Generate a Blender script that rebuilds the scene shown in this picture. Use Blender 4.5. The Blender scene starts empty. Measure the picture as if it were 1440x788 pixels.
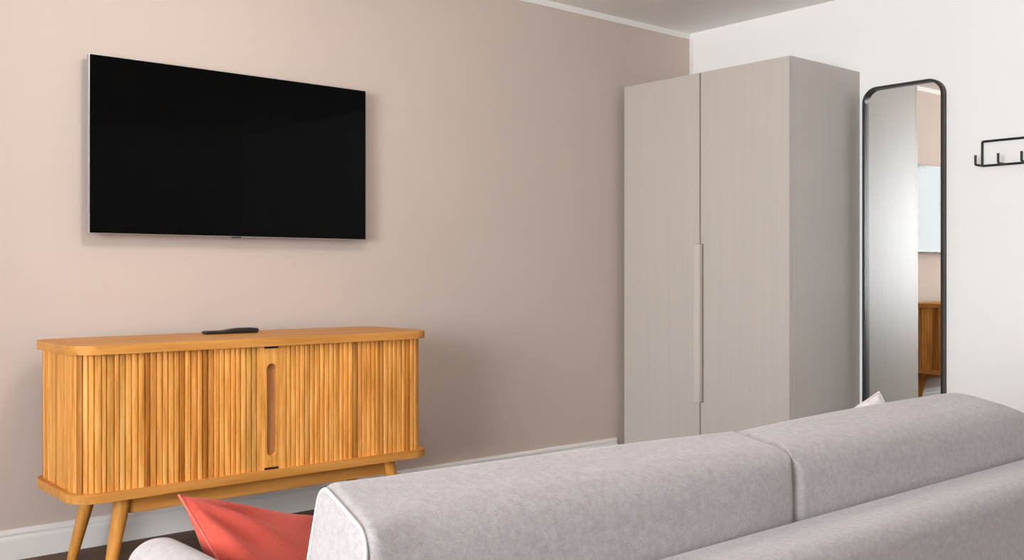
import bpy, bmesh, math, random
from mathutils import Vector, Matrix, noise
random.seed(7)
SC = bpy.context.scene
COL = SC.collection
PI = math.pi
H = 1.0                      # camera height above the floor
D = 3.80                     # pink wall plane (Y)
XW = 4.57                    # white wall plane (X)
ZC = 2.391                   # ceiling
XL, YB = -3.05, -2.20        # window wall, wall behind the camera

# ------------------------------------------------------------------ objects
def link(name, bm, mat, parent=None, smooth=True, angle=40):
    me = bpy.data.meshes.new(name)
    bmesh.ops.recalc_face_normals(bm, faces=bm.faces)
    bm.to_mesh(me); bm.free()
    for m in (mat if isinstance(mat, (list, tuple)) else [mat]):
        me.materials.append(m)
    if smooth:
        me.shade_smooth()
        me.set_sharp_from_angle(angle=math.radians(angle))
    o = bpy.data.objects.new(name, me)
    COL.objects.link(o)
    if smooth:
        wn = o.modifiers.new('weighted_normal', 'WEIGHTED_NORMAL'); wn.keep_sharp = True; wn.weight = 90
    if parent is not None:
        o.parent = parent
        o.matrix_parent_inverse = parent.matrix_basis.inverted()
    return o

def tag(o, label=None, cat=None, group=None, kind=None):
    if label: o['label'] = label
    if cat: o['category'] = cat
    if group: o['group'] = group
    if kind: o['kind'] = kind
    return o

def empty(name, loc, rz=0.0):
    o = bpy.data.objects.new(name, None)
    o.empty_display_size = 0.1
    COL.objects.link(o)
    o.location = loc
    o.rotation_euler = (0, 0, rz)
    o.matrix_basis = Matrix.Translation(loc) @ Matrix.Rotation(rz, 4, 'Z')
    return o

def struct(name, bm, mat, smooth=False):
    o = link(name, bm, mat, None, smooth)
    o['kind'] = 'structure'
    return o

# ------------------------------------------------------------------ shapes
def box(bm, x0, x1, y0, y1, z0, z1, bev=0.0, seg=2):
    r = bmesh.ops.create_cube(bm, size=1.0)
    vs = r['verts']
    for v in vs:
        v.co = Vector(((x0 + x1) / 2 + v.co.x * (x1 - x0), (y0 + y1) / 2 + v.co.y * (y1 - y0), (z0 + z1) / 2 + v.co.z * (z1 - z0)))
    if bev > 0:
        es = list({e for v in vs for e in v.link_edges})
        bmesh.ops.bevel(bm, geom=es, offset=bev, segments=seg, profile=0.5, affect='EDGES')
    return bm

def coords(h, r, n, m):
    a = [-h + r * (1 - math.cos(PI / 2 * i / n)) if False else -h + r * i / n for i in range(n)]
    b = [-(h - r) + 2 * (h - r) * i / m for i in range(m + 1)]
    c = [-x for x in reversed(a)]
    return a + b + c

def rbox(bm, size, r, n=5, m=(8, 8, 8), deform=None):
    """a box with rounded edges and a regular grid, centred on the origin"""
    h = Vector(size) / 2
    cs = [coords(h[i], r, n, m[i]) for i in range(3)]
    cache = {}
    def vert(i, j, k):
        key = (i, j, k)
        if key not in cache:
            p = Vector((cs[0][i], cs[1][j], cs[2][k]))
            q = Vector((max(-(h[a] - r), min(h[a] - r, p[a])) for a in range(3)))
            d = p - q
            if d.length > 1e-9:
                # spread the samples evenly over the arc
                e = Vector((math.tan(PI / 4 * max(-1, min(1, d[a] / r))) for a in range(3)))
                d = e.normalized() * r
            p = q + d
            if deform: p = deform(p)
            cache[key] = bm.verts.new(p)
        return cache[key]
    N = [len(c) for c in cs]
    for ax in range(3):
        u, v = [a for a in range(3) if a != ax]
        for side in (0, N[ax] - 1):
            for i in range(N[u] - 1):
                for j in range(N[v] - 1):
                    f = []
                    for (di, dj) in ((0, 0), (1, 0), (1, 1), (0, 1)):
                        idx = [0, 0, 0]
                        idx[ax] = side; idx[u] = i + di; idx[v] = j + dj
                        f.append(vert(*idx))
                    try: bm.faces.new(f)
                    except ValueError: pass
    return bm

def plan_outline(x0, x1, y0, y1, rf, rb, n=10):
    pts = []
    def arc(cx, cy, r, a0, a1):
        for i in range(n + 1):
            t = a0 + (a1 - a0) * i / n
            pts.append((cx + r * math.cos(t), cy + r * math.sin(t)))
    arc(x0 + rb, y1 - rb, rb, PI / 2, PI)
    arc(x0 + rf, y0 + rf, rf, PI, 1.5 * PI)
    arc(x1 - rf, y0 + rf, rf, 1.5 * PI, 2 * PI)
    arc(x1 - rb, y1 - rb, rb, 0, PI / 2)
    return pts

def prism(bm, pts, z0, z1, bev=0.0):
    vb = [bm.verts.new((x, y, z0)) for x, y in pts]
    vt = [bm.verts.new((x, y, z1)) for x, y in pts]
    n = len(pts)
    fb = bm.faces.new(list(reversed(vb))); ft = bm.faces.new(vt)
    for i in range(n):
        bm.faces.new((vb[i], vb[(i + 1) % n], vt[(i + 1) % n], vt[i]))
    if bev > 0:
        es = list(fb.edges) + list(ft.edges)
        bmesh.ops.bevel(bm, geom=es, offset=bev, segments=3, profile=0.5, affect='EDGES')
    return bm

def sweep(bm, path, rad, seg=10, closed=False, cap=True):
    """round tube along a list of points"""
    P = [Vector(p) for p in path]
    n = len(P)
    rings = []
    up = None
    for i in range(n):
        if closed:
            t = (P[(i + 1) % n] - P[i - 1]).normalized()
        else:
            t = (P[min(i + 1, n - 1)] - P[max(i - 1, 0)]).normalized()
        if up is None:
            up = Vector((0, 0, 1)) if abs(t.z) < 0.9 else Vector((1, 0, 0))
        a = (up - t * up.dot(t)).normalized(); b = t.cross(a); up = a
        r = rad(i / (n - 1)) if callable(rad) else rad
        rings.append([bm.verts.new(P[i] + (a * math.cos(2 * PI * k / seg) + b * math.sin(2 * PI * k / seg)) * r) for k in range(seg)])
    for i in range(n if closed else n - 1):
        A, B = rings[i], rings[(i + 1) % n]
        for k in range(seg):
            bm.faces.new((A[k], A[(k + 1) % seg], B[(k + 1) % seg], B[k]))
    if cap and not closed:
        bm.faces.new(list(reversed(rings[0]))); bm.faces.new(rings[-1])
    return bm

def fillet(points, r, n=6, closed=False):
    P = [Vector(p) for p in points]
    out = []
    N = len(P)
    for i in range(N):
        if not closed and i in (0, N - 1):
            out.append(P[i]); continue
        a = (P[i - 1] - P[i]).normalized(); b = (P[(i + 1) % N] - P[i]).normalized()
        ang = a.angle(b)
        d = r / math.tan(ang / 2)
        c = P[i] + (a + b).normalized() * (r / math.sin(ang / 2))
        s = P[i] + a * d - c; e = P[i] + b * d - c
        for k in range(n + 1):
            t = k / n
            w = math.sin((1 - t) * (PI - ang)) * s + math.sin(t * (PI - ang)) * e
            out.append(c + w / math.sin(PI - ang))
    return out

# ------------------------------------------------------------------ materials
def mat(name, base=(0.8, 0.8, 0.8), rough=0.6, metal=0.0, spec=0.5, ior=1.5):
    m = bpy.data.materials.new(name); m.use_nodes = True
    b = m.node_tree.nodes['Principled BSDF']
    b.inputs['Base Color'].default_value = (*base, 1)
    b.inputs['Roughness'].default_value = rough
    b.inputs['Metallic'].default_value = metal
    b.inputs['Specular IOR Level'].default_value = spec
    b.inputs['IOR'].default_value = ior
    return m, m.node_tree.nodes, m.node_tree.links, b

def texcoord(N, L, scale, kind='Object'):
    tc = N.new('ShaderNodeTexCoord'); mp = N.new('ShaderNodeMapping')
    mp.inputs['Scale'].default_value = scale
    L.new(tc.outputs[kind], mp.inputs['Vector'])
    return mp.outputs['Vector']

def noise_node(N, L, vec, scale=1.0, detail=4.0, rough=0.55):
    n = N.new('ShaderNodeTexNoise')
    n.inputs['Scale'].default_value = scale; n.inputs['Detail'].default_value = detail
    n.inputs['Roughness'].default_value = rough
    L.new(vec, n.inputs['Vector'])
    return n.outputs['Fac']

def ramp(N, L, fac, stops):
    r = N.new('ShaderNodeValToRGB')
    el = r.color_ramp.elements
    while len(el) < len(stops): el.new(0.5)
    for e, (p, c) in zip(el, stops):
        e.position = p; e.color = (*c, 1)
    L.new(fac, r.inputs['Fac'])
    return r.outputs['Color']

def bump(N, L, b, height, strength, dist):
    n = N.new('ShaderNodeBump')
    n.inputs['Strength'].default_value = strength; n.inputs['Distance'].default_value = dist
    L.new(height, n.inputs['Height']); L.new(n.outputs['Normal'], b.inputs['Normal'])

def mixcol(N, L, a, c, fac, mode='MULTIPLY'):
    m = N.new('ShaderNodeMix'); m.data_type = 'RGBA'; m.blend_type = mode
    for k, v in ((6, a), (7, c)):
        if isinstance(v, tuple): m.inputs[k].default_value = (*v, 1)
        else: L.new(v, m.inputs[k])
    if isinstance(fac, float): m.inputs[0].default_value = fac
    else: L.new(fac, m.inputs[0])
    return m.outputs[2]

def paint(name, col, var=0.02):
    m, N, L, b = mat(name, col, 0.75, spec=0.25)
    v = texcoord(N, L, (1, 1, 1))
    f = noise_node(N, L, v, 2.2, 3)
    lo = tuple(c * (1 - var) for c in col); hi = tuple(min(1, c * (1 + var)) for c in col)
    L.new(ramp(N, L, f, [(0.3, lo), (0.7, hi)]), b.inputs['Base Color'])
    bump(N, L, b, noise_node(N, L, v, 260, 2), 0.06, 0.002)
    return m

def wood(name, lo, mid, hi, scale, rough=0.45, tone=False, spec=0.35):
    m, N, L, b = mat(name, mid, rough, spec=spec)
    v = texcoord(N, L, scale)
    f = noise_node(N, L, v, 1.0, 6, 0.6)
    c = ramp(N, L, f, [(0.28, lo), (0.5, mid), (0.72, hi)])
    v2 = texcoord(N, L, tuple(s * 0.28 for s in scale))
    f2 = noise_node(N, L, v2, 1.0, 3)
    c = mixcol(N, L, c, ramp(N, L, f2, [(0.3, (0.82, 0.78, 0.70)), (0.7, (1.08, 1.08, 1.08))]), 0.8)
    if tone:
        a = N.new('ShaderNodeAttribute'); a.attribute_name = 'tone'
        c = mixcol(N, L, c, a.outputs['Color'], 1.0)
    L.new(c, b.inputs['Base Color'])
    bump(N, L, b, f, 0.12, 0.003)
    return m

def fabric(name, lo, hi, blotch=14, weave=420, bstr=0.35, sheen=0.25):
    m, N, L, b = mat(name, hi, 0.9, spec=0.1)
    v = texcoord(N, L, (1, 1, 1))
    f1 = noise_node(N, L, v, blotch * 6, 5, 0.75)
    f2 = noise_node(N, L, v, weave, 3, 0.7)
    mx = N.new('ShaderNodeMath'); mx.operation = 'MULTIPLY_ADD'
    L.new(f1, mx.inputs[0]); mx.inputs[1].default_value = 0.55
    hm = N.new('ShaderNodeMath'); hm.operation = 'MULTIPLY'; hm.inputs[1].default_value = 0.45
    L.new(f2, hm.inputs[0]); L.new(hm.outputs[0], mx.inputs[2])
    L.new(ramp(N, L, mx.outputs[0], [(0.38, lo), (0.62, hi)]), b.inputs['Base Color'])
    b.inputs['Sheen Weight'].default_value = sheen
    b.inputs['Sheen Roughness'].default_value = 0.5
    bump(N, L, b, f2, bstr, 0.002)
    return m

M = {}
M['pink'] = paint('pink_paint', (0.565, 0.477, 0.425), 0.015)
M['white'] = paint('white_paint', (0.88, 0.877, 0.865), 0.008)
M['ceil'] = paint('ceiling_paint', (0.90, 0.89, 0.875), 0.008)
M['trim'] = mat('trim_lacquer', (0.80, 0.79, 0.76), 0.4, spec=0.4)[0]

OL, OM, OH = (0.50, 0.205, 0.032), (0.77, 0.350, 0.076), (0.94, 0.51, 0.160)
M['oak_x'] = wood('oak_grain_along', (0.45, 0.185, 0.036), (0.60, 0.270, 0.062), (0.68, 0.325, 0.088), (2.2, 42, 42), 0.45, spec=0.18)
M['oak_z'] = wood('oak_slats', OL, OM, OH, (62, 62, 4.5), 0.5, tone=True, spec=0.25)
M['oak_leg'] = wood('oak_legs', (0.45, 0.185, 0.030), (0.62, 0.275, 0.052), (0.70, 0.330, 0.078), (60, 60, 4), 0.5, spec=0.2)
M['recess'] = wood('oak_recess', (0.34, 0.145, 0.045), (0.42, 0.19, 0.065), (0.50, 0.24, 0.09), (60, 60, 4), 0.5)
M['gap'] = mat('rail_gap', (0.02, 0.012, 0.008), 0.8)[0]

M['black_wire'] = mat('black_metal', (0.012, 0.012, 0.011), 0.45, spec=0.4)[0]
M['frame_black'] = mat('mirror_frame_black', (0.022, 0.020, 0.017), 0.38, spec=0.5)[0]
M['silver'] = mat('tv_silver', (0.62, 0.62, 0.61), 0.32, 0.9)[0]
M['tv_back'] = mat('tv_back', (0.03, 0.03, 0.03), 0.6)[0]
m, N, L, b = mat('tv_screen', (0.0012, 0.0012, 0.0012), 0.06, spec=0.5, ior=1.16); M['screen'] = m
M['remote'] = mat('remote_plastic', (0.012, 0.011, 0.010), 0.35, spec=0.5)[0]
M['button'] = mat('remote_rubber', (0.05, 0.05, 0.05), 0.6)[0]
M['mirror'] = mat('mirror_glass', (0.90, 0.91, 0.90), 0.012, 1.0)[0]

# wardrobe: grey-beige laminate with a fine vertical grain
def laminate(name, base, rough, streak):
    m, N, L, b = mat(name, base, rough, spec=0.5)
    v = texcoord(N, L, (55, 55, 0.6))
    f = noise_node(N, L, v, 1.0, 4, 0.6)
    lo = tuple(c * (1 - streak) for c in base); hi = tuple(c * (1 + streak) for c in base)
    L.new(ramp(N, L, f, [(0.3, lo), (0.7, hi)]), b.inputs['Base Color'])
    bump(N, L, b, f, 0.10, 0.004)
    return m
M['ward'] = laminate('wardrobe_laminate', (0.50, 0.467, 0.427), 0.36, 0.03)
M['ward_edge'] = mat('wardrobe_edge', (0.52, 0.485, 0.44), 0.45)[0]
M['ward_handle'] = mat('wardrobe_handle', (0.56, 0.52, 0.475), 0.4)[0]
M['ward_dark'] = mat('wardrobe_dark', (0.16, 0.145, 0.125), 0.7)[0]

M['sofa'] = fabric('sofa_fabric', (0.305, 0.279, 0.277), (0.425, 0.396, 0.394))
M['pipe'] = fabric('sofa_piping', (0.45, 0.42, 0.415), (0.52, 0.49, 0.485))
M['coral'] = fabric('coral_fabric', (0.43, 0.056, 0.037), (0.53, 0.086, 0.059), 30, 600, 0.2, 0.12)
M['coral_pipe'] = fabric('coral_seam', (0.50, 0.10, 0.072), (0.58, 0.135, 0.098), 30, 600, 0.2, 0.2)
M['back_shade'] = fabric('pillow_back_shade', (0.035, 0.022, 0.016), (0.06, 0.04, 0.03))  # shaded far side of the pale pillow, put into its colour
m, N, L, b = mat('blush_print', (0.8, 0.76, 0.73), 0.9, spec=0.1)
f = noise_node(N, L, texcoord(N, L, (1, 1, 1)), 55, 2)
L.new(ramp(N, L, f, [(0.45, (0.60, 0.575, 0.555)), (0.66, (0.53, 0.455, 0.43))]), b.inputs['Base Color'])
bump(N, L, b, noise_node(N, L, texcoord(N, L, (1, 1, 1)), 400, 2), 0.3, 0.002)
M['blush'] = m

# dark floor boards
m, N, L, b = mat('floor_boards', (0.1, 0.06, 0.04), 0.55, spec=0.2)
tc = N.new('ShaderNodeTexCoord'); br = N.new('ShaderNodeTexBrick')
br.inputs['Scale'].default_value = 1.0; br.inputs['Brick Width'].default_value = 1.3; br.inputs['Row Height'].default_value = 0.14
br.inputs['Mortar Size'].default_value = 0.0015; br.offset = 0.37
br.inputs['Color1'].default_value = (0.115, 0.060, 0.032, 1); br.inputs['Color2'].default_value = (0.155, 0.085, 0.048, 1)
br.inputs['Mortar'].default_value = (0.02, 0.012, 0.008, 1)
L.new(tc.outputs['Object'], br.inputs['Vector'])
gv = texcoord(N, L, (3, 50, 50)); g = noise_node(N, L, gv, 1, 5)
L.new(mixcol(N, L, br.outputs['Color'], ramp(N, L, g, [(0.3, (0.7, 0.7, 0.7)), (0.7, (1.15, 1.15, 1.15))]), 1.0), b.inputs['Base Color'])
bump(N, L, b, g, 0.08, 0.002)
M['floor'] = m

m = bpy.data.materials.new('window_glass'); m.use_nodes = True
N, L = m.node_tree.nodes, m.node_tree.links
N.remove(N['Principled BSDF'])
tr = N.new('ShaderNodeBsdfTransparent'); gl = N.new('ShaderNodeBsdfGlossy'); gl.inputs['Roughness'].default_value = 0.0
fr = N.new('ShaderNodeFresnel'); fr.inputs['IOR'].default_value = 1.35; mx = N.new('ShaderNodeMixShader')
L.new(fr.outputs[0], mx.inputs[0]); L.new(tr.outputs[0], mx.inputs[1]); L.new(gl.outputs[0], mx.inputs[2])
L.new(mx.outputs[0], N['Material Output'].inputs['Surface'])
M['glass'] = m

# ------------------------------------------------------------------ room shell
T = 0.12
struct('floor', box(bmesh.new(), XL - T, XW + T, YB - T, D + T, -0.1, 0.0), M['floor'])
struct('ceiling', box(bmesh.new(), XL - T, XW + T, YB - T, D + T, ZC, ZC + 0.1), M['ceil'])
struct('wall_back', box(bmesh.new(), XL - T, XW + T, D, D + T, 0, ZC), M['pink'])
struct('wall_right', box(bmesh.new(), XW, XW + T, YB - T, D, 0, ZC), M['white'])
struct('wall_front', box(bmesh.new(), XL - T, XW, YB - T, YB, 0, ZC), M['white'])
WZ0, WZ1 = 0.45, 2.37
WIN = [(-1.05, 1.60)]
bm = bmesh.new()
ys = [YB] + [v for w_ in sorted(WIN) for v in w_] + [D]
for k in range(0, len(ys), 2): box(bm, XL - T, XL, ys[k], ys[k + 1], 0, ZC)
for y0, y1 in WIN:
    box(bm, XL - T, XL, y0, y1, 0, WZ0); box(bm, XL - T, XL, y0, y1, WZ1, ZC)
struct('wall_left', bm, M['white'])
for n_, (y0, y1) in enumerate(WIN, 1):
    bm = bmesh.new()
    x0, x1 = XL - 0.10, XL - 0.03
    w = 0.045
    box(bm, x0, x1, y0, y1, WZ0, WZ0 + w, 0.004); box(bm, x0, x1, y0, y1, WZ1 - w, WZ1, 0.004)
    for ya, yb in ((y0, y0 + w), (y1 - w, y1)): box(bm, x0, x1, ya, yb, WZ0 + w, WZ1 - w, 0.004)
    win = struct('window_%d' % n_, bm, M['trim'])
    link('window_pane', box(bmesh.new(), XL - 0.068, XL - 0.062, y0 + w, y1 - w, WZ0 + w, WZ1 - w), M['glass'], win, False)
    link('window_sill', box(bmesh.new(), XL - 0.03, XL + 0.08, y0 - 0.04, y1 + 0.04, WZ0 - 0.03, WZ0, 0.006), M['trim'], win)

# skirting with a stepped top, run along the walls
def skirting(name, path_a, path_b, nrm):
    a, b_, n = Vector(path_a), Vector(path_b), Vector(nrm)
    prof = [(0, 0), (0.016, 0), (0.016, 0.070), (0.0145, 0.076), (0.010, 0.080), (0.010, 0.086), (0.013, 0.090), (0.012, 0.098), (0.007, 0.105), (0, 0.107)]
    bm = bmesh.new()
    A = [bm.verts.new(a + n * p + Vector((0, 0, q))) for p, q in prof]
    B = [bm.verts.new(b_ + n * p + Vector((0, 0, q))) for p, q in prof]
    for i in range(len(prof)):
        j = (i + 1) % len(prof)
        bm.faces.new((A[i], A[j], B[j], B[i]))
    bm.faces.new(A); bm.faces.new(list(reversed(B)))
    return struct(name, bm, M['trim'])
skirting('baseboard_back', (XL, D, 0), (3.955, D, 0), (0, -1, 0))
skirting('baseboard_right', (XW, 2.69, 0), (XW, YB, 0), (-1, 0, 0))
skirting('baseboard_left', (XL, YB, 0), (XL, D, 0), (1, 0, 0))
# white band between the pink paint and the ceiling, and the white corner strip
bm = bmesh.new(); box(bm, XL, XW, D - 0.006, D, ZC - 0.033, ZC, 0.002)
struct('trim_1', bm, M['trim'])
bm = bmesh.new(); box(bm, XW - 0.004, XW, D - 0.03, D - 0.006, 0, ZC - 0.033)
struct('trim_2', bm, M['trim'])

# ------------------------------------------------------------------ sideboard
SX0, SX1, SY0, SY1 = 0.970, 2.335, 3.242, 3.705
ZT, TH, ZB = H - 0.229, 0.029, H - 0.724
sb = empty('sideboard', ((SX0 + SX1) / 2, (SY0 + SY1) / 2, 0))
tag(sb, 'low oak sideboard with ribbed sliding doors on splayed legs under the television', 'sideboard')
R = 0.085
link('top_panel', prism(bmesh.new(), plan_outline(SX0, SX1, SY0, SY1, R, R), ZT - TH, ZT, 0.004), M['oak_x'], sb, angle=60)
link('bottom_panel', prism(bmesh.new(), plan_outline(SX0, SX1, SY0, SY1, R, R), ZB, ZB + TH, 0.004), M['oak_x'], sb, angle=60)
zb0, zb1 = ZB + TH, ZT - TH
I = 0.020
bx0, bx1, by0, by1 = SX0 + I, SX1 - I, SY0 + I, SY1 - I
# back carcass
bm = bmesh.new(); box(bm, bx0 + 0.012, bx1 - 0.012, by1 - 0.05, by1, zb0, zb1)
box(bm, bx0 + 0.03, bx1 - 0.03, by0 + 0.02, by1 - 0.05, zb0, zb1)
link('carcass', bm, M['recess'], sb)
SEAM = 1.647
HW = 0.054                                   # half width of the handle plate
def path_points():
    r = R - 0.01
    pts = []
    y = by1 - 0.05
    pts.append(Vector((bx0, y, 0)))
    for i in range(13):
        t = PI + (PI / 2) * i / 12
        pts.append(Vector((bx0 + r + r * math.cos(t), by0 + r + r * math.sin(t), 0)))
    for i in range(13):
        t = 1.5 * PI + (PI / 2) * i / 12
        pts.append(Vector((bx1 - r + r * math.cos(t), by0 + r + r * math.sin(t), 0)))
    pts.append(Vector((bx1, y, 0)))
    return pts
PP = path_points()
cum = [0.0]
for a_, b_ in zip(PP[:-1], PP[1:]): cum.append(cum[-1] + (b_ - a_).length)
def at(s):
    s = max(0, min(cum[-1], s))
    for i in range(len(PP) - 1):
        if s <= cum[i + 1] + 1e-9:
            t = (s - cum[i]) / (cum[i + 1] - cum[i])
            p = PP[i].lerp(PP[i + 1], t)
            d = (PP[i + 1] - PP[i]).normalized()
            return p, Vector((d.y, -d.x, 0))
    return PP[-1], Vector((1, 0, 0))
# arc length where the front plane begins, so that X on the front maps to s
s_front = cum[13]; x_front = PP[13].x
def s_of_x(x): return s_front + (x - x_front)
def tambour(name, s0, s1, mate):
    """ribbed door: rounded slats with a groove between each pair"""
    bm = bmesh.new()
    cl = bm.loops.layers.color.new('tone')
    n = max(1, round((s1 - s0) / 0.0198)); p = (s1 - s0) / n
    G = -0.0050
    prof = [(0.0, G), (0.05, G), (0.09, -0.0008), (0.20, 0.0006), (0.5, 0.0010), (0.80, 0.0006), (0.91, -0.0008), (0.95, G)]
    cuts = [s0 + k * p + (random.uniform(-0.16, 0.16) * p if 0 < k < n else 0) for k in range(n + 1)]
    st = []
    for k in range(n):
        t = random.choice([0.78, 0.90, 0.98, 1.0, 1.0, 1.04, 1.10, 1.18]) * random.uniform(0.96, 1.04)
        hue = random.uniform(-0.05, 0.05)
        lift = random.uniform(-0.0007, 0.0007)
        for q, d in prof: st.append((cuts[k] + q * (cuts[k + 1] - cuts[k]), d + lift, (t, t * (1 + hue) * (0.9 if t < 0.8 else 1), t * (1 + 2 * hue) * (0.72 if t < 0.8 else 1))))
    st.append((s1, G, st[-1][2]))
    rows = []
    for s, d, c in st:
        P_, nn = at(s)
        q = P_ + nn * d
        rows.append([bm.verts.new((q.x, q.y, zb0)), bm.verts.new((q.x, q.y, zb1))])
    for i in range(len(rows) - 1):
        f = bm.faces.new((rows[i][0], rows[i + 1][0], rows[i + 1][1], rows[i][1]))
        for lp in f.loops: lp[cl] = (*st[i][2], 1)
    return link(name, bm, mate, sb, True, 30)
tambour('sliding_door', 0.0, s_of_x(SEAM - HW) - 0.001, M['oak_z'])
tambour('sliding_door', s_of_x(SEAM + HW) + 0.001, cum[-1], M['oak_z'])
# end plates of the two doors: each holds half of the long finger pull
ZHC, HH, HR = H - 0.4835, 0.163, 0.0185      # finger pull: centre, half height, radius
def plate(side):
    bm = bmesh.new(); cl = bm.loops.layers.color.new('tone')
    yf, yb_ = by0 - 0.0035, by0 + 0.013
    seam_x = SEAM + side * 0.0006; out_x = SEAM + side * HW
    g, e = 0.009, 0.028
    zs = [zb0, zb0 + g, zb0 + g + 0.0002]
    zs += [ZHC - HH + HR - HR * math.cos(PI / 2 * i / 10) for i in range(11)]
    zs += [ZHC + HH - HR + HR * math.sin(PI / 2 * i / 10) for i in range(11)]
    zs += [zb1 - g - 0.0002, zb1 - g, zb1]
    def inner(z):
        if z <= zb0 + g or z >= zb1 - g: return e
        a_ = abs(z - ZHC)
        if a_ >= HH: return 0.0
        if a_ <= HH - HR: return HR
        return math.sqrt(max(0, HR * HR - (a_ - (HH - HR)) ** 2))
    rows = []
    for z in zs:
        xi = seam_x + side * inner(z)
        rows.append([bm.verts.new(p) for p in ((xi, yb_, z), (xi, yf, z), (out_x, yf, z), (out_x, yb_, z))])
    for A, B in zip(rows[:-1], rows[1:]):
        for k in range(4): bm.faces.new((A[k], A[(k + 1) % 4], B[(k + 1) % 4], B[k]))
    bm.faces.new(rows[0]); bm.faces.new(rows[-1])
    for f in bm.faces:
        for lp in f.loops: lp[cl] = (1.04, 1.04, 1.06, 1)
    return link('door_handle', bm, M['oak_z'], sb, True, 30)
plate(-1); plate(1)
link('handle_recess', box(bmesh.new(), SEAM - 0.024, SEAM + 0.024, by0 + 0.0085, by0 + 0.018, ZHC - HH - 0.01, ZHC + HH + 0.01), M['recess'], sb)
for za, zb_ in ((zb1 - 0.0088, zb1), (zb0, zb0 + 0.0088)):
    bm = box(bmesh.new(), SEAM - 0.0285, SEAM + 0.0285, by0 + 0.002, by0 + 0.018, za, zb_)
    link('rail_gap', bm, M['gap'], sb)
# under-frame and legs
bm = bmesh.new()
AZ0, AZ1 = H - 0.783, ZB
box(bm, 1.165, 2.155, SY0 + 0.060, SY0 + 0.082, AZ0, AZ1, 0.002)
box(bm, 1.165, 2.155, SY1 - 0.102, SY1 - 0.080, AZ0, AZ1, 0.002)
link('apron', bm, M['oak_x'], sb)
def leg(tx, ty, bx, by):
    bm = bmesh.new()
    P0, P1 = Vector((tx, ty, ZB)), Vector((bx, by, 0.0))
    path = [P0.lerp(P1, i / 10) for i in range(11)]
    rings = []
    for i, p in enumerate(path):
        r = 0.0265 - 0.0095 * (i / 10) ** 1.1
        rings.append([bm.verts.new((p.x + r * math.cos(2 * PI * k / 18), p.y + r * math.sin(2 * PI * k / 18), p.z)) for k in range(18)])
    for A, B in zip(rings[:-1], rings[1:]):
        for k in range(18): bm.faces.new((A[k], A[(k + 1) % 18], B[(k + 1) % 18], B[k]))
    bm.faces.new(rings[0]); bm.faces.new(list(reversed(rings[-1])))
    link('leg', bm, M['oak_leg'], sb)
leg(1.148, SY0 + 0.071, 1.088, SY0 + 0.045)
leg(2.165, SY0 + 0.071, 2.225, SY0 + 0.045)
leg(1.148, SY1 - 0.091, 1.085, SY1 - 0.062)
leg(2.165, SY1 - 0.091, 2.228, SY1 - 0.062)

# ------------------------------------------------------------------ remote control on the sideboard
RC = Vector((1.645, 3.59, ZT))
rm = empty('remote_control', RC, math.radians(-4))
tag(rm, 'slim black remote control lying on the oak sideboard top', 'remote control')
def rdef(p):
    x = p.x / 0.105
    th = 0.0095 + 0.0055 * max(0, min(1, (x + 0.35) / 0.5)) - 0.003 * max(0, x - 0.6)
    z = (p.z + 0.008) / 0.016 * th * 1.25
    z += 0.0008
    return Vector((p.x, p.y, z))
bm = rbox(bmesh.new(), (0.21, 0.042, 0.016), 0.0065, 4, (20, 4, 2), rdef)
body = link('body', bm, M['remote'], None); body.parent = rm
bm = bmesh.new()
for i in range(7):
    for j in range(3):
        c = bmesh.ops.create_uvsphere(bm, u_segments=8, v_segments=5, radius=0.0032)
        for v in c['verts']:
            v.co = Vector((v.co.x, v.co.y, v.co.z * 0.35)) + Vector((0.015 + i * 0.011, (j - 1) * 0.010, 0.0195 if i > 1 else 0.0185))
kp = link('keypad', bm, M['button'], None); kp.parent = rm
body.location = (0, 0, 0)

# ------------------------------------------------------------------ television on the pink wall
TX0, TX1, TZ0, TZ1, TY = 1.175, 2.331, H + 0.1444, H + 0.7880, 3.735
tv = empty('television', ((TX0 + TX1) / 2, TY + 0.05, TZ0))
tag(tv, 'large black flat television with thin silver edge mounted on the pink wall', 'television')
link('frame', box(bmesh.new(), TX0 - 0.0015, TX1 + 0.0015, TY + 0.0015, TY + 0.026, TZ0 - 0.0015, TZ1 + 0.0015, 0.0015), M['silver'], tv)
link('screen', box(bmesh.new(), TX0 + 0.0005, TX1 - 0.0005, TY - 0.0015, TY + 0.004, TZ0 + 0.0005, TZ1 - 0.0005, 0.0012), M['screen'], tv)
link('back_housing', box(bmesh.new(), TX0 + 0.14, TX1 - 0.14, TY + 0.026, TY + 0.045, TZ0 + 0.06, TZ1 - 0.15, 0.01), M['tv_back'], tv)
bm = bmesh.new()
for xx in (1.58, 1.88): box(bm, xx - 0.02, xx + 0.02, TY + 0.045, TY + 0.056, TZ0 + 0.1, TZ1 - 0.17)
box(bm, 1.5, 1.96, TY + 0.054, D, TZ0 + 0.2, TZ0 + 0.36)
link('wall_bracket', bm, M['tv_back'], tv)
link('sensor', box(bmesh.new(), 1.722, 1.756, TY + 0.002, TY + 0.018, TZ0 - 0.0065, TZ0 - 0.001, 0.001), M['tv_back'], tv)

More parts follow.
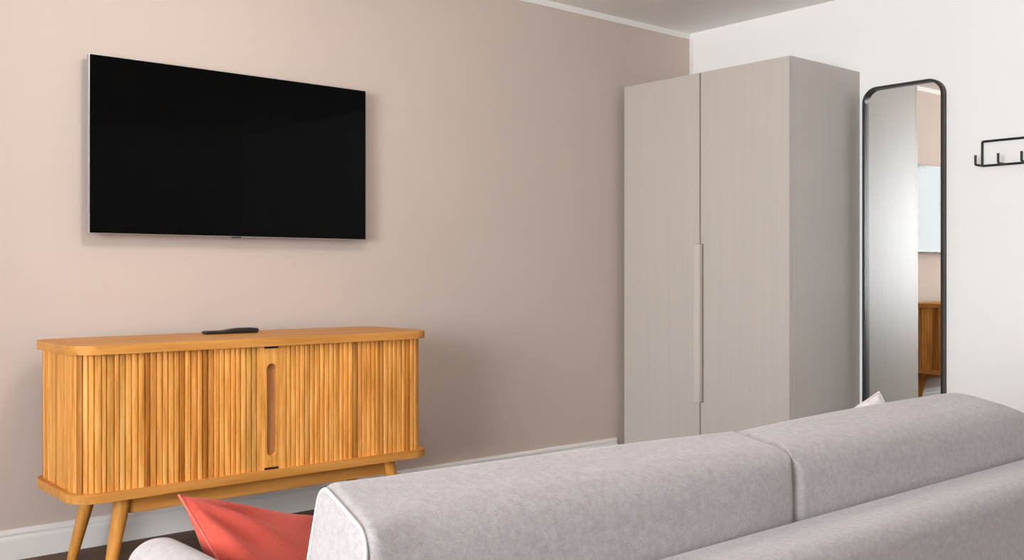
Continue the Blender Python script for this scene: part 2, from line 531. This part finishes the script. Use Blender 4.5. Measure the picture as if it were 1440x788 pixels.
# ------------------------------------------------------------------ wardrobe in the corner
WXF, WYR, WYL, WZT = 3.969, 2.710, 3.752, H + 1.004
wd = empty('wardrobe', ((WXF + XW) / 2, (WYR + WYL) / 2, 0))
tag(wd, 'tall grey-beige two-door wardrobe standing in the corner', 'wardrobe')
bm = bmesh.new()
cx0, cx1 = WXF + 0.021, XW - 0.001
box(bm, cx0, cx1, WYR, WYR + 0.018, 0.0, WZT, 0.0008); box(bm, cx0, cx1, WYL - 0.018, WYL, 0.0, WZT, 0.0008)
box(bm, cx0, cx1, WYR + 0.018, WYL - 0.018, WZT - 0.018, WZT); box(bm, cx0, cx1, WYR + 0.018, WYL - 0.018, 0.06, 0.078)
box(bm, cx1 - 0.008, cx1, WYR + 0.018, WYL - 0.018, 0.078, WZT - 0.018); box(bm, cx0 + 0.03, cx0 + 0.045, WYR + 0.018, WYL - 0.018, 0.0, 0.06)
link('carcass', bm, M['ward'], wd)
SE = 3.232
def door(y0, y1):
    return link('door', box(bmesh.new(), WXF, WXF + 0.019, y0, y1, 0.055, WZT - 0.001, 0.0012), M['ward'], wd)
d1 = door(SE + 0.0045, WYL - 0.001); d2 = door(WYR + 0.001, SE - 0.0045)
link('seam_strip', box(bmesh.new(), WXF + 0.012, WXF + 0.0205, SE - 0.0044, SE + 0.0044, 0.055, WZT - 0.002), M['ward_dark'], wd)
# long profile handle over the seam
HN = link('handle', box(bmesh.new(), WXF - 0.024, WXF - 0.0004, SE - 0.0155, SE + 0.0225, H - 0.645, H + 0.143, 0.0025), M['ward_handle'], d2)
tag(HN, 'long vertical grey bar handle')
link('handle_shade', box(bmesh.new(), WXF - 0.0006, WXF + 0.002, SE - 0.0225, SE + 0.0295, H - 0.648, H + 0.146), M['ward_dark'], d2)  # thin dark plate, shade lines beside the bar put in as colour

# ------------------------------------------------------------------ wall mirror
MY0, MY1, MZ0, MZ1 = 2.266, 2.678, 0.235, H + 0.911
mr = empty('wall_mirror', (XW, (MY0 + MY1) / 2, MZ0))
tag(mr, 'tall narrow mirror with rounded corners and thin black frame beside the wardrobe', 'mirror')
MX0, MX1 = XW - 0.034, XW
def rr(y0, y1, z0, z1, r, n=12):
    pts = []
    for cy, cz, a0 in ((y1 - r, z1 - r, 0), (y0 + r, z1 - r, PI / 2), (y0 + r, z0 + r, PI), (y1 - r, z0 + r, 1.5 * PI)):
        for i in range(n + 1):
            t = a0 + PI / 2 * i / n
            pts.append((cy + r * math.cos(t), cz + r * math.sin(t)))
    return pts
bm = bmesh.new()
fw = 0.0125
o_ = rr(MY0, MY1, MZ0, MZ1, 0.075); i_ = rr(MY0 + fw, MY1 - fw, MZ0 + fw, MZ1 - fw, 0.064)
rings = [[bm.verts.new((x, y, z)) for y, z in pts] for x, pts in ((MX1, o_), (MX0, o_), (MX0, i_), (MX1 - 0.002, i_))]
for A, B in zip(rings[:-1], rings[1:]):
    n = len(A)
    for k in range(n): bm.faces.new((A[k], A[(k + 1) % n], B[(k + 1) % n], B[k]))
es = [e for e in bm.edges if all(v in rings[1] for v in e.verts) or all(v in rings[2] for v in e.verts)]
bmesh.ops.bevel(bm, geom=es, offset=0.0012, segments=2, affect='EDGES')
link('frame', bm, M['frame_black'], mr, angle=50)
bm = bmesh.new()
pts = rr(MY0 + fw - 0.001, MY1 - fw + 0.001, MZ0 + fw - 0.001, MZ1 - fw + 0.001, 0.064)
TILT = -0.003
gx = MX0 + 0.023
zm = (MZ0 + MZ1) / 2
fa = [bm.verts.new((gx + (z - zm) * TILT, y, z)) for y, z in pts]; ba = [bm.verts.new((gx + 0.005 + (z - zm) * TILT, y, z)) for y, z in pts]
bm.faces.new(fa); bm.faces.new(list(reversed(ba)))
for k in range(len(pts)): bm.faces.new((fa[k], fa[(k + 1) % len(pts)], ba[(k + 1) % len(pts)], ba[k]))
link('mirror_glass', bm, M['mirror'], mr, False)

# ------------------------------------------------------------------ coat rack
RY, RZ0, RZ1, RX = 2.098, H + 0.484, H + 0.594, XW - 0.0055
RE = RY - 0.46
ck = empty('coat_rack', (XW, (RY + RE) / 2, RZ0))
tag(ck, 'black wire coat rack with upright hooks on the white wall', 'coat rack')
wr = 0.0054
bm = bmesh.new()
sweep(bm, fillet([(RX, RY, RZ0), (RX, RY, RZ1), (RX, RE, RZ1), (RX, RE, RZ0)], 0.006, 4, True), wr, 10, True)
link('rail', bm, M['black_wire'], ck)
for i in range(5):
    y = RY - 0.004 - i * 0.100
    bm = bmesh.new()
    sweep(bm, fillet([(RX, y, RZ0), (RX - 0.075, y, RZ0), (RX - 0.075, y, RZ0 + 0.043)], 0.008, 5), wr, 10)
    link('hook', bm, M['black_wire'], ck)

# ------------------------------------------------------------------ sofa, its back to the camera
SFX0, SFX1 = 0.540, 2.68
FZ = H - 0.415                 # top of the back frame
so = empty('sofa', ((SFX0 + SFX1) / 2, 1.30, 0))
tag(so, 'light grey fabric two-seat sofa seen from behind', 'sofa')
def place(bm, loc, rx=0.0):
    Mx = Matrix.Translation(loc) @ Matrix.Rotation(rx, 4, 'X')
    bmesh.ops.transform(bm, matrix=Mx, verts=bm.verts)
    return bm
# back frame
bm = rbox(bmesh.new(), (SFX1 - SFX0, 0.145, FZ - 0.10), 0.035, 5, (30, 3, 10))
link('back_frame', place(bm, ((SFX0 + SFX1) / 2, 0.9275, 0.10 + (FZ - 0.10) / 2)), M['sofa'], so)
# base under the seat
bm = rbox(bmesh.new(), (SFX1 - SFX0, 0.62, 0.13), 0.02, 3, (10, 6, 3))
link('base', place(bm, ((SFX0 + SFX1) / 2, 1.312, 0.165)), M['sofa'], so)
# arms
AZ = H - 0.424
def arm(x0, x1):
    def d(p):
        return p + Vector((0, 0, 0.006 * math.sin((p.y + 0.36) * 4)))
    bm = rbox(bmesh.new(), (x1 - x0, 0.62, AZ - 0.10), 0.048, 6, (4, 14, 8), d)
    a = link('armrest', place(bm, ((x0 + x1) / 2, 1.312, 0.10 + (AZ - 0.10) / 2)), M['sofa'], so)
    return a
arm(SFX0 + 0.012, SFX0 + 0.112); arm(SFX1 - 0.123, SFX1 - 0.010)
# seat cushions
SZ = 0.288
xm = 1.515
for xa, xb in ((SFX0 + 0.140, xm - 0.002), (xm + 0.002, SFX1 - 0.140)):
    w_ = xb - xa
    def d(p, w_=w_):
        return p + Vector((0, 0, (0.010 * (1 - (2 * p.x / w_) ** 2)) if p.z > 0 else 0))
    bm = rbox(bmesh.new(), (w_, 0.56, 0.14), 0.035, 5, (16, 12, 4), d)
    link('seat_cushion', place(bm, ((xa + xb) / 2, 1.40, SZ - 0.08)), M['sofa'], so)
# back cushions: a wedge section, rounded, with piping at the ends
def back_cushion(xa, xb, zfar0, zfar1, crown, znear, fat=0.0, endr=0.0, ends=(-1,)):
    w_ = xb - xa
    dep, hgt = 0.165, 0.36
    xc = (xa + xb) / 2
    def d(p):
        p = p.copy()
        k = max(0.0, min(1.0, (w_ / 2 - ends[0] * p.x - 0.008) / 0.10)); k = k * k * (3 - 2 * k)
        rb = 0.026 + (0.030 if p.y < 0 else 0.006) * k
        iy, iz = dep / 2 - rb, hgt / 2 - rb
        cy_ = max(-iy, min(iy, p.y)); cz_ = max(-iz, min(iz, p.z))
        dy_, dz_ = p.y - cy_, p.z - cz_
        L_ = math.hypot(dy_, dz_)
        if L_ > rb: p.y = cy_ + dy_ * rb / L_; p.z = cz_ + dz_ * rb / L_
        u = p.x / (w_ / 2); v = p.y / (dep / 2); t = p.z / (hgt / 2)          # -1..1
        tt = (t + 1) / 2
        zt = (zfar0 + (zfar1 - zfar0) * (u + 1) / 2 + crown * max(0, 1 - abs(u) ** 2.2))
        ztop = znear + (zt - znear) * (v + 1) / 2
        if endr > 0 and u > 0.55: ztop -= endr * ((u - 0.55) / 0.45) ** 2.2
        zb_ = H - 0.60
        z = zb_ + (ztop - zb_) * tt
        y = 1.000 + dep / 2 + p.y
        if v > 0: y += 0.085 * (1 - tt) * v                                # thicker towards the seat
        bulge = math.cos(PI / 2 * min(1, abs(u)) ** 3)
        y += -0.010 * bulge * math.sin(PI * tt) * max(0, -v) + 0.016 * bulge * math.sin(PI * tt) * max(0, v)
        x = xc + p.x + (0.006 * u * abs(u) ** 3 * math.sin(PI * tt) if abs(u) > 0.9 else 0)
        x += (0.030 + 0.0 * fat) * (v + 1) / 2 * (1 if True else 0)          # ends run a little askew
        return Vector((x, y, z))
    bm = rbox(bmesh.new(), (w_, dep, hgt), 0.026, 6, (44, 14, 18), d)
    c = link('back_cushion', bm, M['sofa'], so, angle=80)
    for sgn in ends:
        r = 0.026
        pts = []
        prof = []
        for (cy, cz, a0) in ((dep / 2 - r, hgt / 2 - r, 0), (-(dep / 2 - r), hgt / 2 - r, PI / 2), (-(dep / 2 - r), -(hgt / 2 - r), PI), (dep / 2 - r, -(hgt / 2 - r), 1.5 * PI)):
            for i in range(7):
                t = a0 + PI / 2 * i / 6
                prof.append((cy + r * math.cos(t), cz + r * math.sin(t)))
        full = []
        for (a_, b_) in zip(prof, prof[1:] + prof[:1]):
            L_ = math.dist(a_, b_); k = max(1, int(L_ / 0.02))
            for i in range(k): full.append((a_[0] + (b_[0] - a_[0]) * i / k, a_[1] + (b_[1] - a_[1]) * i / k))
        # seam sits on the rounded edge, a little inside the end
        sc = 1 - 0.0075 / 0.09
        path = [d(Vector((sgn * (w_ / 2 - 0.0065), y * (1 - 0.006 / (dep / 2)), z * (1 - 0.006 / (hgt / 2))))) for y, z in full]
        bm = bmesh.new(); sweep(bm, path, 0.0030, 8, True)
        link('piping', bm, M['pipe'], c)
    return c
back_cushion(0.622, 1.486, H - 0.268, H - 0.287, 0.004, H - 0.303)
back_cushion(1.489, 2.50, H - 0.288, H - 0.283, 0.008, H - 0.306, 1.0, 0.05, (1,))
# feet
for fx in (SFX0 + 0.10, SFX1 - 0.10):
    for fy in (0.93, 1.54):
        bm = bmesh.new()
        bmesh.ops.create_cone(bm, cap_ends=True, segments=16, radius1=0.016, radius2=0.024, depth=0.105)
        bmesh.ops.translate(bm, vec=(fx, fy, 0.0525), verts=bm.verts)
        link('leg', bm, M['oak_leg'], so)

# ------------------------------------------------------------------ throw pillows
def pillow_part(bm, size, thick, side, pinch=0.10, wr=0.0, seed=0, n=40):
    """one face of a square pillow, drawn into pointed corners"""
    g = []
    for i in range(n + 1):
        row = []
        for j in range(n + 1):
            u = -1 + 2 * i / n; v = -1 + 2 * j / n
            u2 = math.sin(u * PI / 2) * 0.35 + u * 0.65; v2 = math.sin(v * PI / 2) * 0.35 + v * 0.65
            x = u2 * (1 - pinch * (1 - v2 * v2)) * size / 2
            z = v2 * (1 - pinch * (1 - u2 * u2)) * size / 2
            t = (max(0, 1 - u2 * u2) * max(0, 1 - v2 * v2)) ** 0.48
            y = side * thick / 2 * t
            if wr:
                q = Vector((x * 7 + seed, z * 7, side * 3.1))
                y += side * wr * noise.noise(q) * min(1, t * 2.2)
                # folds that run into the corners
                for cu, cv in ((-1, 1), (1, 1), (-1, -1), (1, -1)):
                    du, dv = u2 - cu, v2 - cv
                    rr_ = math.hypot(du, dv); an = math.atan2(dv, du)
                    y += side * wr * 0.9 * math.sin(an * 9 + seed) * math.exp(-((rr_ - 0.55) / 0.35) ** 2) * min(1, t * 2)
            row.append(bm.verts.new((x, y, z)))
        g.append(row)
    for i in range(n):
        for j in range(n):
            bm.faces.new((g[i][j], g[i + 1][j], g[i + 1][j + 1], g[i][j + 1]))
    return [Vector(g[i][0].co) for i in range(n)] + [Vector(g[n][j].co) for j in range(n)] + [Vector(g[n - i][n].co) for i in range(n)] + [Vector(g[0][n - j].co) for j in range(n)]
def pillow(name, Mx, size, thick, m_front, m_back, m_pipe, label, pinch=0.10, wr=0.01, seed=0, pr=0.0022):
    root = empty(name, Mx.to_translation())
    tag(root, label, 'pillow')
    for nm, side, mt in (('front_panel', -1, m_front), ('back_panel', 1, m_back)):
        bm = bmesh.new(); edge = pillow_part(bm, size, thick, side, pinch, wr, seed)
        bmesh.ops.transform(bm, matrix=Mx, verts=bm.verts)
        link(nm, bm, mt, root, angle=180)
    bm = bmesh.new(); sweep(bm, [Mx @ p for p in edge], pr, 8, True)
    link('piping', bm, m_pipe, root)
    return root
PS = 0.38
tl = Vector((0.640, 1.590, H - 0.360))
ax = Vector((0.90, 0.316, -0.30)).normalized()                 # along its top edge
dn = Vector((0.086, -0.782, -0.617)); dn = (dn - ax * ax.dot(dn)).normalized()
up_ = -dn; fy_ = up_.cross(ax)
Rm = Matrix((ax, fy_, up_)).transposed().to_4x4()
ctr = tl - (Rm @ Vector((-PS / 2, 0, PS / 2)))
pillow('throw_pillow', Matrix.Translation(ctr) @ Rm, PS, 0.11, M['coral'], M['coral'], M['coral_pipe'],
       'coral red throw pillow leaning on the left armrest of the grey sofa', 0.07, 0.010, 2)
PS2 = 0.295
tip = Vector((2.385, 1.36, H - 0.306))
Rm2 = Matrix.Rotation(math.radians(-40), 4, 'Z') @ Matrix.Rotation(math.radians(-4), 4, 'X') @ Matrix.Rotation(math.radians(-30), 4, 'Y')
ctr2 = tip - (Rm2 @ Vector((PS2 / 2, 0, PS2 / 2)))
pillow('throw_pillow', Matrix.Translation(ctr2) @ Rm2, PS2, 0.10, M['blush'], M['back_shade'], M['blush'],
       'off-white and blush patterned pillow peeking over the sofa backrest near the mirror', 0.04, 0.006, 5, 0.003)

# ------------------------------------------------------------------ light
wld = bpy.data.worlds.new('daylight'); SC.world = wld; wld.use_nodes = True
bg = wld.node_tree.nodes['Background']
bg.inputs['Color'].default_value = (0.95, 0.98, 1.0, 1); bg.inputs['Strength'].default_value = 9.0
for y0, y1 in WIN:
    ld = bpy.data.lights.new('window_daylight', 'AREA'); ld.shape = 'RECTANGLE'
    ld.size = WZ1 - WZ0 + 0.15; ld.size_y = y1 - y0 + 0.5; ld.color = (0.965, 0.99, 1.03)
    ld.energy = 87 * (WZ1 - WZ0) * (y1 - y0)
    lo = bpy.data.objects.new('window_daylight', ld); COL.objects.link(lo)
    lo.location = (XL - 0.16, (y0 + y1) / 2, (WZ0 + WZ1) / 2)
    lo.rotation_euler = Vector((-1, 0, 0)).to_track_quat('Z', 'Y').to_euler()

pl = bpy.data.lights.new('overhead_fill_light', 'POINT'); pl.energy = 33; pl.color = (1.0, 0.92, 0.83); pl.shadow_soft_size = 0.15  # unseen overhead fill, added for the shadow under the television and dim wall
po = bpy.data.objects.new('overhead_fill_light', pl); COL.objects.link(po); po.location = (1.36, 2.25, 2.19)

# ------------------------------------------------------------------ camera
FPX = 1414.0
cd = bpy.data.cameras.new('camera'); cam = bpy.data.objects.new('camera', cd); COL.objects.link(cam)
cd.sensor_fit = 'HORIZONTAL'; cd.sensor_width = 36.0; cd.lens = FPX / 1440 * 36.0
cd.shift_y = -(394 - 384) / 1440
cd.clip_start = 0.02
cam.location = (0, 0, H)
cam.rotation_euler = (PI / 2, 0, -(PI / 2 - 0.8683))
SC.camera = cam

vs = SC.view_settings
vs.view_transform = 'Standard'; vs.look = 'None'; vs.exposure = 0.0; vs.gamma = 1.0; vs.use_curve_mapping = False
SC.cycles.use_denoising = True
SC.cycles.max_bounces = 14; SC.cycles.diffuse_bounces = 8; SC.cycles.glossy_bounces = 6
SC.cycles.caustics_reflective = False; SC.cycles.caustics_refractive = False
SC.cycles.sample_clamp_indirect = 6.0
